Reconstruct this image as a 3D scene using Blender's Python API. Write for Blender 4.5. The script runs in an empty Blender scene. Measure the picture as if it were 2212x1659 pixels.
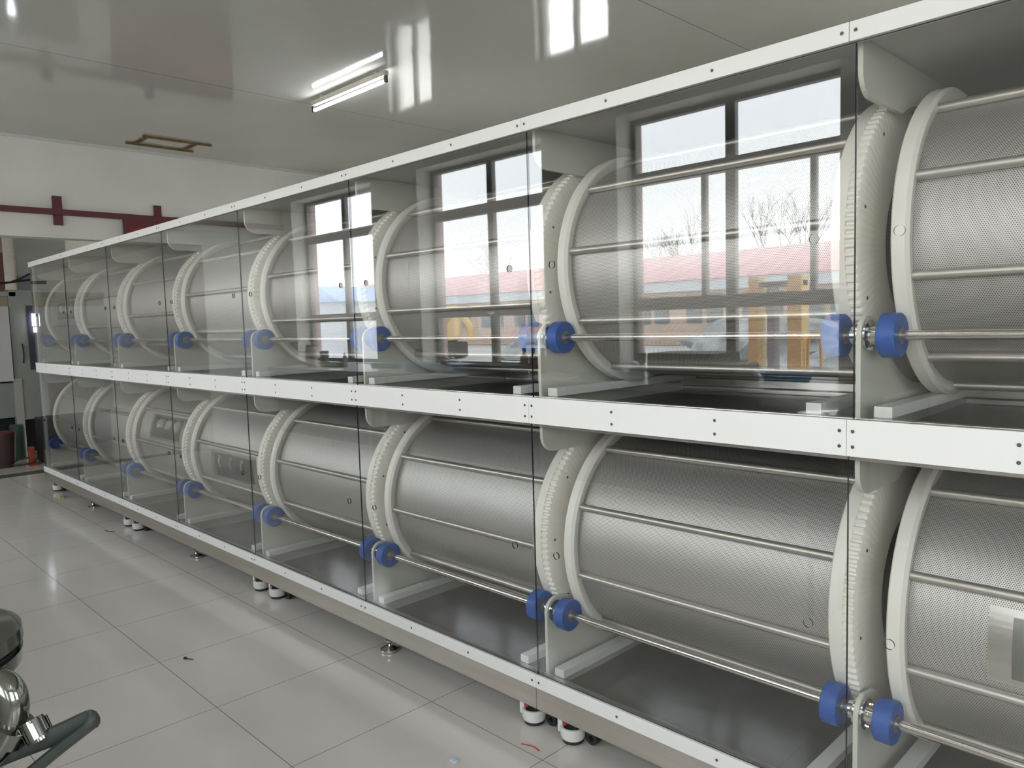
import bpy, bmesh, math, random
from mathutils import Vector, Matrix
from mathutils.geometry import tessellate_polygon

random.seed(7)
PI = math.pi
sc = bpy.context.scene
C = sc.collection

# ------------------------------------------------------------------ camera
S = 1.08                     # width of one drum bay in metres
yaw, pit, rol = 0.7940, -0.0817, -0.0287
cam_d = bpy.data.cameras.new('camera')
cam = bpy.data.objects.new('camera', cam_d)
C.objects.link(cam)
fw = Vector((-math.sin(yaw)*math.cos(pit), math.cos(yaw)*math.cos(pit), math.sin(pit)))
r0 = Vector((math.cos(yaw), math.sin(yaw), 0))
u0 = r0.cross(fw)
rr = r0*math.cos(rol) + u0*math.sin(rol)
uu = -r0*math.sin(rol) + u0*math.cos(rol)
m = Matrix((rr, uu, -fw)).transposed().to_4x4()
m.translation = Vector((6.6973*S, -1.7380*S, 1.49))
cam.matrix_world = m
cam_d.sensor_fit = 'HORIZONTAL'
cam_d.sensor_width = 36.0
cam_d.lens = 36.0*1657.78/2212.0
cam_d.clip_start = 0.05
cam_d.clip_end = 300
sc.camera = cam

# ------------------------------------------------------------------ render look
sc.view_settings.view_transform = 'Standard'
sc.view_settings.look = 'None'
sc.view_settings.gamma = 1
sc.view_settings.use_curve_mapping = False
sc.view_settings.exposure = 0.76
cy = sc.cycles
cy.use_denoising = True
cy.max_bounces = 9
cy.diffuse_bounces = 4
cy.glossy_bounces = 5
cy.transmission_bounces = 4
cy.transparent_max_bounces = 24
cy.caustics_reflective = False
cy.caustics_refractive = False
cy.sample_clamp_indirect = 6
cy.use_adaptive_sampling = True
cy.adaptive_threshold = 0.02

# ------------------------------------------------------------------ sky (overcast daylight)
w = bpy.data.worlds.new('overcast_sky')
sc.world = w
w.use_nodes = True
nt = w.node_tree
bg = nt.nodes['Background']
tc = nt.nodes.new('ShaderNodeTexCoord')
sx = nt.nodes.new('ShaderNodeSeparateXYZ')
cr = nt.nodes.new('ShaderNodeValToRGB')
nz = nt.nodes.new('ShaderNodeTexNoise')
nz.inputs['Scale'].default_value = 2.2
nz.inputs['Detail'].default_value = 4
mx = nt.nodes.new('ShaderNodeMath'); mx.operation = 'MULTIPLY_ADD'
mx.inputs[1].default_value = 0.25
nt.links.new(tc.outputs['Generated'], sx.inputs[0])
nt.links.new(tc.outputs['Generated'], nz.inputs['Vector'])
nt.links.new(nz.outputs['Fac'], mx.inputs[0])
nt.links.new(sx.outputs['Z'], mx.inputs[2])
nt.links.new(mx.outputs[0], cr.inputs['Fac'])
cr.color_ramp.elements[0].position = 0.0
cr.color_ramp.elements[0].color = (0.94, 0.95, 0.96, 1)
cr.color_ramp.elements[1].position = 0.75
cr.color_ramp.elements[1].color = (0.80, 0.86, 0.95, 1)
nt.links.new(cr.outputs['Color'], bg.inputs['Color'])
SKY = 5.4
bg.inputs['Strength'].default_value = SKY

# ------------------------------------------------------------------ materials
def mat(name, col, rough=0.5, metal=0.0, spec=0.5, coat=0.0):
    M = bpy.data.materials.new(name)
    M.use_nodes = True
    b = M.node_tree.nodes['Principled BSDF']
    b.inputs['Base Color'].default_value = (*col, 1)
    b.inputs['Roughness'].default_value = rough
    b.inputs['Metallic'].default_value = metal
    b.inputs['Specular IOR Level'].default_value = spec
    b.inputs['Coat Weight'].default_value = coat
    return M

def nodes(M):
    return M.node_tree.nodes, M.node_tree.links, M.node_tree.nodes['Principled BSDF']

def mottle(M, c1, c2, scale=3.0, bump=0.0, rough=None, stretch=None, detail=4):
    N, L, b = nodes(M)
    t = N.new('ShaderNodeTexCoord')
    n = N.new('ShaderNodeTexNoise')
    n.inputs['Scale'].default_value = scale
    n.inputs['Detail'].default_value = detail
    if stretch:
        mp = N.new('ShaderNodeMapping')
        mp.inputs['Scale'].default_value = stretch
        L.new(t.outputs['Object'], mp.inputs[0]); L.new(mp.outputs[0], n.inputs['Vector'])
    else:
        L.new(t.outputs['Object'], n.inputs['Vector'])
    r = N.new('ShaderNodeValToRGB')
    r.color_ramp.elements[0].position = 0.3; r.color_ramp.elements[0].color = (*c1, 1)
    r.color_ramp.elements[1].position = 0.7; r.color_ramp.elements[1].color = (*c2, 1)
    L.new(n.outputs['Fac'], r.inputs['Fac'])
    L.new(r.outputs['Color'], b.inputs['Base Color'])
    if bump:
        bp = N.new('ShaderNodeBump'); bp.inputs['Strength'].default_value = bump
        bp.inputs['Distance'].default_value = 0.01
        L.new(n.outputs['Fac'], bp.inputs['Height']); L.new(bp.outputs[0], b.inputs['Normal'])
    return M

MT = {}
MT['white'] = mat('white_plastic', (0.74, 0.73, 0.70), 0.35, spec=0.4)
MT['ring'] = mottle(mat('ring_plastic', (0.74, 0.72, 0.66), 0.42), (0.76, 0.72, 0.63), (0.81, 0.77, 0.70), 6)
MT['plate'] = mottle(mat('plate_plastic', (0.60, 0.61, 0.54), 0.38), (0.57, 0.56, 0.49), (0.61, 0.60, 0.53), 4)
MT['steel'] = mottle(mat('brushed_steel', (0.60, 0.58, 0.54), 0.30, 1.0), (0.56, 0.54, 0.50), (0.63, 0.61, 0.57), 8, stretch=(1, 8, 8))
MT['beam'] = mottle(mat('satin_steel', (0.58, 0.54, 0.48), 0.36, 1.0), (0.53, 0.49, 0.43), (0.60, 0.56, 0.50), 5, stretch=(0.4, 8, 8))
MT['chrome'] = mat('polished_steel', (0.72, 0.71, 0.68), 0.10, 1.0)
MT['shaft'] = mat('shaft_steel', (0.66, 0.62, 0.58), 0.20, 1.0)
MT['bar'] = mat('bar_steel', (0.54, 0.51, 0.465), 0.38, 0.85)
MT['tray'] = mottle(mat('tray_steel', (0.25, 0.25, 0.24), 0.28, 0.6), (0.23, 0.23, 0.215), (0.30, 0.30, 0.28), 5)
MT['inner'] = mottle(mat('inner_panel_steel', (0.55, 0.55, 0.52), 0.40, 0.25), (0.52, 0.52, 0.49), (0.58, 0.58, 0.55), 4)
MT['blue'] = mottle(mat('blue_rubber', (0.012, 0.08, 0.34), 0.45), (0.009, 0.068, 0.31), (0.014, 0.09, 0.37), 20)
MT['dark'] = mat('black_rubber', (0.02, 0.022, 0.022), 0.5)
MT['screw'] = mat('dark_screw', (0.10, 0.10, 0.10), 0.4, 0.6)
MT['red'] = mat('red_paint', (0.45, 0.03, 0.03), 0.5)
MT['hub'] = mat('brass_hub', (0.28, 0.24, 0.16), 0.4, 0.7)

# perforated sheet: hexagonal grid of round holes wrapped on the cylinder
def perforated():
    M = mat('perforated_steel', (0.62, 0.60, 0.57), 0.50, 0.8)
    N, L, b = nodes(M)
    t = N.new('ShaderNodeTexCoord')
    s = N.new('ShaderNodeSeparateXYZ'); L.new(t.outputs['Object'], s.inputs[0])
    a = N.new('ShaderNodeMath'); a.operation = 'ARCTAN2'
    L.new(s.outputs['Z'], a.inputs[0]); L.new(s.outputs['Y'], a.inputs[1])
    P = 0.0052
    def math_(op, i0, i1=None, v1=None, v2=None):
        n = N.new('ShaderNodeMath'); n.operation = op
        L.new(i0, n.inputs[0])
        if i1 is not None: L.new(i1, n.inputs[1])
        if v1 is not None: n.inputs[1].default_value = v1
        if v2 is not None: n.inputs[2].default_value = v2
        return n.outputs[0]
    u = math_('MULTIPLY', s.outputs['X'], v1=1/P)
    v = math_('MULTIPLY', a.outputs[0], v1=0.378/(P*math.sqrt(3)))
    def cell(off):
        uu_ = math_('ADD', u, v1=off + 5000.5); vv_ = math_('ADD', v, v1=off + 5000.5)
        fu = math_('SUBTRACT', math_('FRACT', uu_), v1=0.5)
        fv = math_('MULTIPLY', math_('SUBTRACT', math_('FRACT', vv_), v1=0.5), v1=math.sqrt(3))
        return math_('ADD', math_('MULTIPLY', fu, fu), math_('MULTIPLY', fv, fv))
    d = math_('MINIMUM', cell(0.0), cell(0.5))
    r = N.new('ShaderNodeValToRGB')
    L.new(d, r.inputs['Fac'])
    r.color_ramp.elements[0].position = 0.065; r.color_ramp.elements[0].color = (0.14, 0.135, 0.13, 1)
    r.color_ramp.elements[1].position = 0.10; r.color_ramp.elements[1].color = (0.63, 0.60, 0.565, 1)
    L.new(r.outputs['Color'], b.inputs['Base Color'])
    nn = N.new('ShaderNodeTexNoise'); nn.inputs['Scale'].default_value = 5
    mp = N.new('ShaderNodeMapping'); mp.inputs['Scale'].default_value = (6, 1, 1)
    L.new(t.outputs['Object'], mp.inputs[0]); L.new(mp.outputs[0], nn.inputs['Vector'])
    bp = N.new('ShaderNodeBump'); bp.inputs['Strength'].default_value = 0.12; bp.inputs['Distance'].default_value = 0.02
    L.new(nn.outputs['Fac'], bp.inputs['Height']); L.new(bp.outputs[0], b.inputs['Normal'])
    return M
MT['mesh'] = perforated()

def clear_sheet(name, tint, f0, rough=0.0, streak=False):
    """clear sheet: see-through plus mirror reflection that grows at grazing angles"""
    M = bpy.data.materials.new(name); M.use_nodes = True
    N = M.node_tree.nodes; L = M.node_tree.links
    N.clear()
    out = N.new('ShaderNodeOutputMaterial')
    tr = N.new('ShaderNodeBsdfTransparent'); tr.inputs[0].default_value = (*tint, 1)
    gl = N.new('ShaderNodeBsdfGlossy'); gl.inputs['Roughness'].default_value = rough
    gl.inputs[0].default_value = (1, 1, 1, 1)
    mix = N.new('ShaderNodeMixShader')
    g = N.new('ShaderNodeNewGeometry')
    dp = N.new('ShaderNodeVectorMath'); dp.operation = 'DOT_PRODUCT'
    L.new(g.outputs['Incoming'], dp.inputs[0]); L.new(g.outputs['Normal'], dp.inputs[1])
    def m_(op, a, v1=None, i1=None, v0=None):
        n = N.new('ShaderNodeMath'); n.operation = op
        if a is not None: L.new(a, n.inputs[0])
        if v0 is not None: n.inputs[0].default_value = v0
        if i1 is not None: L.new(i1, n.inputs[1])
        if v1 is not None: n.inputs[1].default_value = v1
        return n.outputs[0]
    ab = m_('ABSOLUTE', dp.outputs['Value'])
    om = m_('SUBTRACT', None, v0=1.0, i1=ab)
    p5 = m_('POWER', om, v1=5.0)
    f = m_('ADD', m_('MULTIPLY', p5, v1=1-f0), v1=f0)
    L.new(f, mix.inputs[0]); L.new(tr.outputs[0], mix.inputs[1]); L.new(gl.outputs[0], mix.inputs[2])
    if streak:   # the sheet is very slightly wavy
        t = N.new('ShaderNodeTexCoord'); n = N.new('ShaderNodeTexNoise')
        n.inputs['Scale'].default_value = 2.5; n.inputs['Detail'].default_value = 1
        L.new(t.outputs['Object'], n.inputs['Vector'])
        bp = N.new('ShaderNodeBump'); bp.inputs['Strength'].default_value = 0.004; bp.inputs['Distance'].default_value = 0.02
        L.new(n.outputs['Fac'], bp.inputs['Height']); L.new(bp.outputs[0], gl.inputs['Normal'])
    L.new(mix.outputs[0], out.inputs['Surface'])
    return M
MT['acrylic'] = clear_sheet('clear_acrylic', (0.985, 0.99, 0.985), 0.058, streak=True)
MT['acrylic_edge'] = mat('acrylic_edge', (0.02, 0.028, 0.04), 0.25)
MT['glass'] = clear_sheet('window_glass', (0.98, 0.99, 0.985), 0.04)
MT['plasticbag'] = clear_sheet('plastic_film', (0.80, 0.82, 0.84), 0.12, rough=0.15)

# ------------------------------------------------------------------ mesh helpers
def obj(name, bm, material, parent=None, smooth=False):
    me = bpy.data.meshes.new(name)
    bmesh.ops.recalc_face_normals(bm, faces=bm.faces[:])
    if smooth:
        for f in bm.faces: f.smooth = True
    bm.to_mesh(me); bm.free()
    ms = material if isinstance(material, (list, tuple)) else [material]
    for x in ms: me.materials.append(x)
    if smooth:
        try: me.set_sharp_from_angle(angle=math.radians(35))
        except Exception: pass
    o = bpy.data.objects.new(name, me); C.objects.link(o)
    if parent: o.parent = parent
    return o

def thing(name, label, cat, loc=(0, 0, 0), rotz=0, group=None):
    o = bpy.data.objects.new(name, None); C.objects.link(o)
    o.empty_display_size = 0.1
    o.location = loc; o.rotation_euler = (0, 0, rotz)
    o['label'] = label; o['category'] = cat
    if group: o['group'] = group
    return o

def tag(o, label, cat, group=None):
    o['label'] = label; o['category'] = cat
    if group: o['group'] = group
    return o

def dup(root, loc, label=None, group=None):
    r = root.copy(); C.objects.link(r); r.location = loc
    if label: r['label'] = label
    if group: r['group'] = group
    for ch in list(root.children):
        c = ch.copy(); C.objects.link(c); c.parent = r
        for g in list(ch.children):
            d = g.copy(); C.objects.link(d); d.parent = c
    return r

def box(bm, x0, x1, y0, y1, z0, z1, bev=0.0, mi=0):
    vs = [bm.verts.new((x, y, z)) for x in (x0, x1) for y in (y0, y1) for z in (z0, z1)]
    idx = [(0, 1, 3, 2), (4, 6, 7, 5), (0, 4, 5, 1), (2, 3, 7, 6), (0, 2, 6, 4), (1, 5, 7, 3)]
    fs = [bm.faces.new([vs[i] for i in q]) for q in idx]
    for f in fs: f.material_index = mi
    if bev > 0:
        es = list({e for f in fs for e in f.edges})
        bmesh.ops.bevel(bm, geom=es, offset=bev, segments=2, affect='EDGES', profile=0.6)
    return fs

def mbox(*a, **k):
    bm = bmesh.new(); box(bm, *a, **k); return bm

def lathe(bm, prof, axis='X', seg=48, center=(0, 0, 0), closed=True, mi=0, a0=0.0):
    """revolve profile [(t, r)] around an axis through center"""
    rings = []
    cx, cy_, cz = center
    for t, r in prof:
        ring = []
        for k in range(seg):
            a = a0 + 2*PI*k/seg
            c, s = r*math.cos(a), r*math.sin(a)
            p = {'X': (cx+t, cy_+c, cz+s), 'Y': (cx+c, cy_+t, cz+s), 'Z': (cx+c, cy_+s, cz+t)}[axis]
            ring.append(bm.verts.new(p))
        rings.append(ring)
    n = len(prof)
    pairs = [(i, i+1) for i in range(n-1)] + ([(n-1, 0)] if closed else [])
    for i, j in pairs:
        for k in range(seg):
            f = bm.faces.new((rings[i][k], rings[i][(k+1) % seg], rings[j][(k+1) % seg], rings[j][k]))
            f.material_index = mi
    if not closed:
        for ring in (rings[0], rings[-1]):
            f = bm.faces.new(ring); f.material_index = mi
    return bm

def mlathe(*a, **k):
    bm = bmesh.new(); return lathe(bm, *a, **k)

def cyl(bm, p0, p1, r, seg=16, r1=None, mi=0):
    p0, p1 = Vector(p0), Vector(p1); d = (p1-p0).normalized()
    a = Vector((0, 0, 1)) if abs(d.z) < 0.9 else Vector((1, 0, 0))
    u = d.cross(a).normalized(); v = d.cross(u)
    r1 = r if r1 is None else r1
    A = [bm.verts.new(p0 + (u*math.cos(2*PI*k/seg) + v*math.sin(2*PI*k/seg))*r) for k in range(seg)]
    B = [bm.verts.new(p1 + (u*math.cos(2*PI*k/seg) + v*math.sin(2*PI*k/seg))*r1) for k in range(seg)]
    fs = [bm.faces.new((A[k], A[(k+1) % seg], B[(k+1) % seg], B[k])) for k in range(seg)]
    fs += [bm.faces.new(A), bm.faces.new(B)]
    for f in fs: f.material_index = mi
    return bm

def mcyl(*a, **k):
    bm = bmesh.new(); return cyl(bm, *a, **k)

def tube(pts, r, seg=10, flat=None, radii=None):
    """swept tube along points (Catmull-Rom smoothed)"""
    P = [Vector(p) for p in pts]
    Q = []; RR = []
    n = len(P)
    for i in range(n-1):
        p0, p1, p2, p3 = P[max(i-1, 0)], P[i], P[i+1], P[min(i+2, n-1)]
        for s_ in range(6):
            t = s_/6
            Q.append(0.5*((2*p1) + (p2-p0)*t + (2*p0-5*p1+4*p2-p3)*t*t + (-p0+3*p1-3*p2+p3)*t**3))
            if radii: RR.append(radii[i]*(1-t)+radii[i+1]*t)
    Q.append(P[-1])
    if radii: RR.append(radii[-1])
    bm = bmesh.new(); rings = []
    ref = None
    for i, q in enumerate(Q):
        d = (Q[min(i+1, len(Q)-1)] - Q[max(i-1, 0)]).normalized()
        if ref is None:
            a = Vector((0, 0, 1)) if abs(d.z) < 0.9 else Vector((1, 0, 0))
            u = d.cross(a).normalized()
        else:
            u = (ref - d*ref.dot(d)).normalized()
        ref = u; v = d.cross(u)
        rad = RR[i] if radii else r
        fl = flat if flat else 1.0
        rings.append([bm.verts.new(q + u*rad*math.cos(2*PI*k/seg) + v*rad*fl*math.sin(2*PI*k/seg)) for k in range(seg)])
    for i in range(len(rings)-1):
        for k in range(seg):
            bm.faces.new((rings[i][k], rings[i][(k+1) % seg], rings[i+1][(k+1) % seg], rings[i+1][k]))
    bm.faces.new(rings[0]); bm.faces.new(rings[-1])
    return bm

def prism(bm, loops, a, b, axis='X', mi=0, mi_side=None):
    """extrude polygon (outer loop first, then hole loops) of 2-D points between a and b on an axis"""
    def P(p, t):
        return {'X': (t, p[0], p[1]), 'Y': (p[0], t, p[1]), 'Z': (p[0], p[1], t)}[axis]
    tris = tessellate_polygon([[Vector((p[0], p[1], 0)) for p in lp] for lp in loops])
    flat = [p for lp in loops for p in lp]
    A = [bm.verts.new(P(p, a)) for p in flat]
    B = [bm.verts.new(P(p, b)) for p in flat]
    for t in tris:
        for V in (A, B):
            try:
                f = bm.faces.new([V[i] for i in t]); f.material_index = mi
            except ValueError: pass
    o = 0
    for lp in loops:
        n = len(lp)
        for k in range(n):
            f = bm.faces.new((A[o+k], A[o+(k+1) % n], B[o+(k+1) % n], B[o+k]))
            f.material_index = mi if mi_side is None else mi_side
        o += n
    return bm

def struct(name, bm, m_, parent=None):
    o = obj(name, bm, m_, parent)
    if parent is None: o['kind'] = 'structure'
    return o

# ------------------------------------------------------------------ room shell
H = 3.58
XL, XR = -2.2, 11.0
YF, YB = -3.17, 4.40          # window wall (behind the camera) and rear wall, inner faces

# floor: polished beige tiles, 0.6 m grid
fm = mat('polished_floor_tile', (0.45, 0.43, 0.40), 0.10, spec=0.5)
N, L, b = nodes(fm)
t = N.new('ShaderNodeTexCoord')
s = N.new('ShaderNodeSeparateXYZ'); L.new(t.outputs['Object'], s.inputs[0])
def fmath(op, a, v1=None, i1=None):
    n = N.new('ShaderNodeMath'); n.operation = op; L.new(a, n.inputs[0])
    if v1 is not None: n.inputs[1].default_value = v1
    if i1 is not None: L.new(i1, n.inputs[1])
    return n.outputs[0]
def line(o, off, per, hw):
    f = fmath('FRACT', fmath('MULTIPLY', fmath('ADD', o, v1=off + 60*per), v1=1/per))
    f = fmath('ABSOLUTE', fmath('SUBTRACT', f, v1=0.5))
    return fmath('LESS_THAN', f, v1=hw/per)
lx = line(s.outputs['X'], -4.30+0.3, 0.6, 0.0017)
ly = line(s.outputs['Y'], 0.08+0.3025, 0.605, 0.0017)
ln = fmath('MAXIMUM', lx, i1=ly)
nn = N.new('ShaderNodeTexNoise'); nn.inputs['Scale'].default_value = 1.7; nn.inputs['Detail'].default_value = 5
L.new(t.outputs['Object'], nn.inputs['Vector'])
rp = N.new('ShaderNodeValToRGB')
rp.color_ramp.elements[0].position = 0.3; rp.color_ramp.elements[0].color = (0.60, 0.56, 0.505, 1)
rp.color_ramp.elements[1].position = 0.7; rp.color_ramp.elements[1].color = (0.66, 0.61, 0.555, 1)
L.new(nn.outputs['Fac'], rp.inputs['Fac'])
mxn = N.new('ShaderNodeMix'); mxn.data_type = 'RGBA'
L.new(ln, mxn.inputs['Factor']); L.new(rp.outputs['Color'], mxn.inputs['A']); mxn.inputs['B'].default_value = (0.24, 0.21, 0.18, 1)
L.new(mxn.outputs['Result'], b.inputs['Base Color'])
n2 = N.new('ShaderNodeTexNoise'); n2.inputs['Scale'].default_value = 9
L.new(t.outputs['Object'], n2.inputs['Vector'])
rr_ = fmath('MULTIPLY', n2.outputs['Fac'], v1=0.16)
rr_ = fmath('ADD', rr_, v1=0.05)
L.new(rr_, b.inputs['Roughness'])
b.inputs['Specular IOR Level'].default_value = 0.6
struct('floor', mbox(-15, XR+0.2, -3.58, 8.0, -0.12, 0.0), fm)

# ceiling: glossy painted sandwich panels with faint waviness and seams
cm = mat('glossy_ceiling_panel', (0.44, 0.44, 0.40), 0.07, spec=0.32)
N, L, b = nodes(cm)
t = N.new('ShaderNodeTexCoord')
s = N.new('ShaderNodeSeparateXYZ'); L.new(t.outputs['Object'], s.inputs[0])
seam = line(s.outputs['X'], -0.66+1.73, 3.46, 0.004)
nn = N.new('ShaderNodeTexNoise'); nn.inputs['Scale'].default_value = 0.9; nn.inputs['Detail'].default_value = 6
L.new(t.outputs['Object'], nn.inputs['Vector'])
rp = N.new('ShaderNodeValToRGB')
rp.color_ramp.elements[0].position = 0.3; rp.color_ramp.elements[0].color = (0.52, 0.52, 0.465, 1)
rp.color_ramp.elements[1].position = 0.7; rp.color_ramp.elements[1].color = (0.58, 0.57, 0.52, 1)
L.new(nn.outputs['Fac'], rp.inputs['Fac'])
mxn = N.new('ShaderNodeMix'); mxn.data_type = 'RGBA'
L.new(seam, mxn.inputs['Factor']); L.new(rp.outputs['Color'], mxn.inputs['A']); mxn.inputs['B'].default_value = (0.22, 0.21, 0.18, 1)
L.new(mxn.outputs['Result'], b.inputs['Base Color'])
wv = N.new('ShaderNodeTexNoise'); wv.inputs['Scale'].default_value = 3.0; wv.inputs['Detail'].default_value = 1.0
mp = N.new('ShaderNodeMapping'); mp.inputs['Scale'].default_value = (1.0, 0.35, 1)
L.new(t.outputs['Object'], mp.inputs[0]); L.new(mp.outputs[0], wv.inputs['Vector'])
bp = N.new('ShaderNodeBump'); bp.inputs['Strength'].default_value = 0.10; bp.inputs['Distance'].default_value = 0.02
L.new(wv.outputs['Fac'], bp.inputs['Height']); L.new(bp.outputs[0], b.inputs['Normal'])
struct('ceiling', mbox(XL-0.1, XR+0.2, -3.58, YB+0.3, H, H+0.12), cm)

# wall paint: off-white plaster with stains; the outer 15 cm of the window wall is pink render
wm = mottle(mat('plaster_paint', (0.66, 0.65, 0.60), 0.6), (0.68, 0.66, 0.60), (0.77, 0.76, 0.71), 1.2, detail=8)
pm = mottle(mat('pink_render', (0.62, 0.42, 0.42), 0.8), (0.58, 0.40, 0.40), (0.66, 0.46, 0.46), 3)
# window wall frame left edges; the last two are unseen, added for daylight
WX = [-1.915, 0.72, 3.345, 6.38, 8.85]
WW, WZ0, WZ1 = 1.80, 1.045, 3.10
def wall_with_holes(bm, x0, x1, ya, yb, z0, z1, holes, gap=0.0):
    outer = [(x0, z0), (x1, z0), (x1, z1), (x0, z1)]
    loops = [outer] + [[(a-gap, c-gap), (a-gap, d+gap), (b_+gap, d+gap), (b_+gap, c-gap)] for a, b_, c, d in holes]
    prism(bm, loops, ya, yb, 'Y')
bm = bmesh.new()
WXL = WX[1:]                              # the leftmost window sits beyond the cross wall
holes = [(x, x+WW, WZ0, WZ1) for x in WX]
wall_with_holes(bm, -15, XR, -3.43, YF, 0, H, holes)
struct('wall_front', bm, wm)
bm = bmesh.new()
wall_with_holes(bm, -15, XR, -3.52, -3.43, 0, H, holes)
struct('trim_1', bm, pm)
# rear wall with two smaller windows
RW = [(-1.34, -0.44), (1.35, 2.35), (5.2, 6.2)]
bm = bmesh.new()
wall_with_holes(bm, XL, XR, YB, YB+0.25, 0, H, [(a, b_, 1.75, 2.86) for a, b_ in RW])
struct('wall_rear', bm, wm)
bm = bmesh.new()
prism(bm, [[(-3.58, 0), (YB+0.25, 0), (YB+0.25, H), (-3.58, H)]] + [[(a, WZ0), (a, WZ1), (a+WW, WZ1), (a+WW, WZ0)] for a in (-2.3, 0.6)], XR, XR+0.2, 'X')  # window openings here are added out of view to let in side light
struct('wall_right', bm, wm)
# cross wall at the left with a wide opening into the next hall
bm = bmesh.new()
prism(bm, [[(YF, 0), (-2.1, 0), (-2.1, 2.53), (2.4, 2.53), (2.4, 0), (YB, 0), (YB, H), (YF, H)]], XL-0.2, XL, 'X')
struct('wall_left', bm, wm)
# grey cornice strip between cross wall and ceiling
struct('trim_2', mbox(XL, XL+0.025, YF, YB, H-0.03, H), mat('cornice_paint', (0.60, 0.60, 0.57), 0.4))
# next hall
struct('wall_back', mbox(-15.2, -15, -3.58, 8, 0, 3.9), mottle(mat('hall_paint', (0.62, 0.58, 0.52), 0.6), (0.58, 0.54, 0.48), (0.66, 0.62, 0.56), 1))
HW = (-14.0, -11.2, -8.4, -5.6)  # hidden window openings, added to brighten the next hall
bm = bmesh.new(); wall_with_holes(bm, -15, XL-0.2, 7.8, 8.0, 0, H, [(a, a+2.0, 1.0, 2.8) for a in HW])
struct('wall_hall_rear', bm, wm)
bm = bmesh.new(); box(bm, XL-0.2, XL, YB+0.25, 8.0, 0, 3.9)
struct('wall_hall_side', bm, wm)
struct('trim_3', mbox(-15, XL-0.2, -3.58, 8.0, 2.95, 3.05), cm)
struct('trim_4', mbox(XL-0.2, XL-0.0, -2.1, 2.4, 0.0, 0.004), mat('threshold_strip', (0.06, 0.06, 0.05), 0.5))

# ------------------------------------------------------------------ windows in the window wall
fr = mat('window_frame_grey', (0.20, 0.19, 0.18), 0.4, 0.3)
def window(n, x0, yg, z0, z1, width, full=True):
    root = bpy.data.objects.new('window_%d' % n, None); C.objects.link(root)
    root['kind'] = 'structure'; root.location = (x0, yg, z0)
    W, Hh = width, z1-z0; tt = 0.03
    bm = bmesh.new()
    box(bm, 0, W, -tt, tt, 0, 0.04); box(bm, 0, W, -tt, tt, Hh-0.04, Hh)
    box(bm, 0, 0.045, -tt, tt, 0.04, Hh-0.04); box(bm, W-0.045, W, -tt, tt, 0.04, Hh-0.04)
    obj('window_frame', bm, fr, root)
    if full:
        z_a, z_b = 0.50, 1.52
        obj('transom', mbox(0.045, W-0.045, -tt, tt, z_a, z_a+0.10), fr, root)
        obj('transom', mbox(0.045, W-0.045, -tt, tt, z_b, z_b+0.10), fr, root)
        for (a, c) in ((0.04, z_a), (z_a+0.10, z_b), (z_b+0.10, Hh-0.04)):
            obj('mullion', mbox(W/2-0.04, W/2+0.04, -0.025, 0.025, a, c), fr, root)
        for xm in ((0.67, 1.53) if n == 3 else ()):
            obj('sash_stile', mbox(xm-0.02, xm+0.02, -0.022, 0.022, z_a+0.10, z_b), fr, root)
        obj('catch', mbox(W/2-0.05, W/2+0.05, 0.03, 0.05, z_a+0.02, z_a+0.045), MT['steel'], root)
    else:
        obj('mullion', mbox(W/2-0.03, W/2+0.03, -0.025, 0.025, 0.04, Hh-0.04), fr, root)
    obj('window_pane', mbox(0.045, W-0.045, -0.003, 0.003, 0.04, Hh-0.04), MT['glass'], root)
    # daylight sampling portal of this opening
    ld = bpy.data.lights.new('window_daylight', 'AREA'); ld.shape = 'RECTANGLE'
    ld.size = W; ld.size_y = Hh; ld.cycles.is_portal = True
    lo = bpy.data.objects.new('window_daylight', ld); C.objects.link(lo)
    return root, lo
for i, x in enumerate(WX):
    r_, lo = window(i+1, x, -3.40, WZ0, WZ1, WW)
    lo.location = (x+WW/2, -3.60, (WZ0+WZ1)/2); lo.rotation_euler = (PI/2, 0, PI)
    lo.rotation_euler = (-PI/2, 0, PI)
    lo.rotation_euler = (PI/2, 0, 0) if False else lo.rotation_euler
    d = Vector((0, 1, 0)); lo.rotation_euler = d.to_track_quat('-Z', 'Y').to_euler()
for i, (a, b_) in enumerate(RW):
    r_, lo = window(i+1+len(WX), a, YB+0.12, 1.75, 2.86, b_-a, full=False)
    lo.location = ((a+b_)/2, YB+0.27, 2.3)
    d = Vector((0, -1, 0)); lo.rotation_euler = d.to_track_quat('-Z', 'Y').to_euler()
for i, a in enumerate(HW):  # added hall windows, out of sight, daylight for the hall only
    r_, lo = window(30+i, a, 7.9, 1.0, 2.8, 2.0, full=False)
    lo.location = (a+1.0, 8.02, 1.9); lo.rotation_euler = Vector((0, -1, 0)).to_track_quat('-Z', 'Y').to_euler()
for i, a in enumerate((-2.3, 0.6)):  # added unseen windows in the right wall, extra daylight from the side
    r_, lo = window(20+i, 0, 0, WZ0, WZ1, WW)
    r_.location = (XR+0.1, a, WZ0); r_.rotation_euler = (0, 0, PI/2)
    lo.location = (XR+0.22, a+WW/2, (WZ0+WZ1)/2)
    lo.rotation_euler = Vector((-1, 0, 0)).to_track_quat('-Z', 'Y').to_euler()
struct('trim_5', mbox(WX[1]-0.1, WX[1]+WW+0.1, YF, YF+0.04, WZ0-0.04, WZ0-0.001), MT['white'])
struct('trim_6', mbox(WX[2]-0.1, WX[2]+WW+0.1, YF, YF+0.04, WZ0-0.04, WZ0-0.001), MT['white'])

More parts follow.
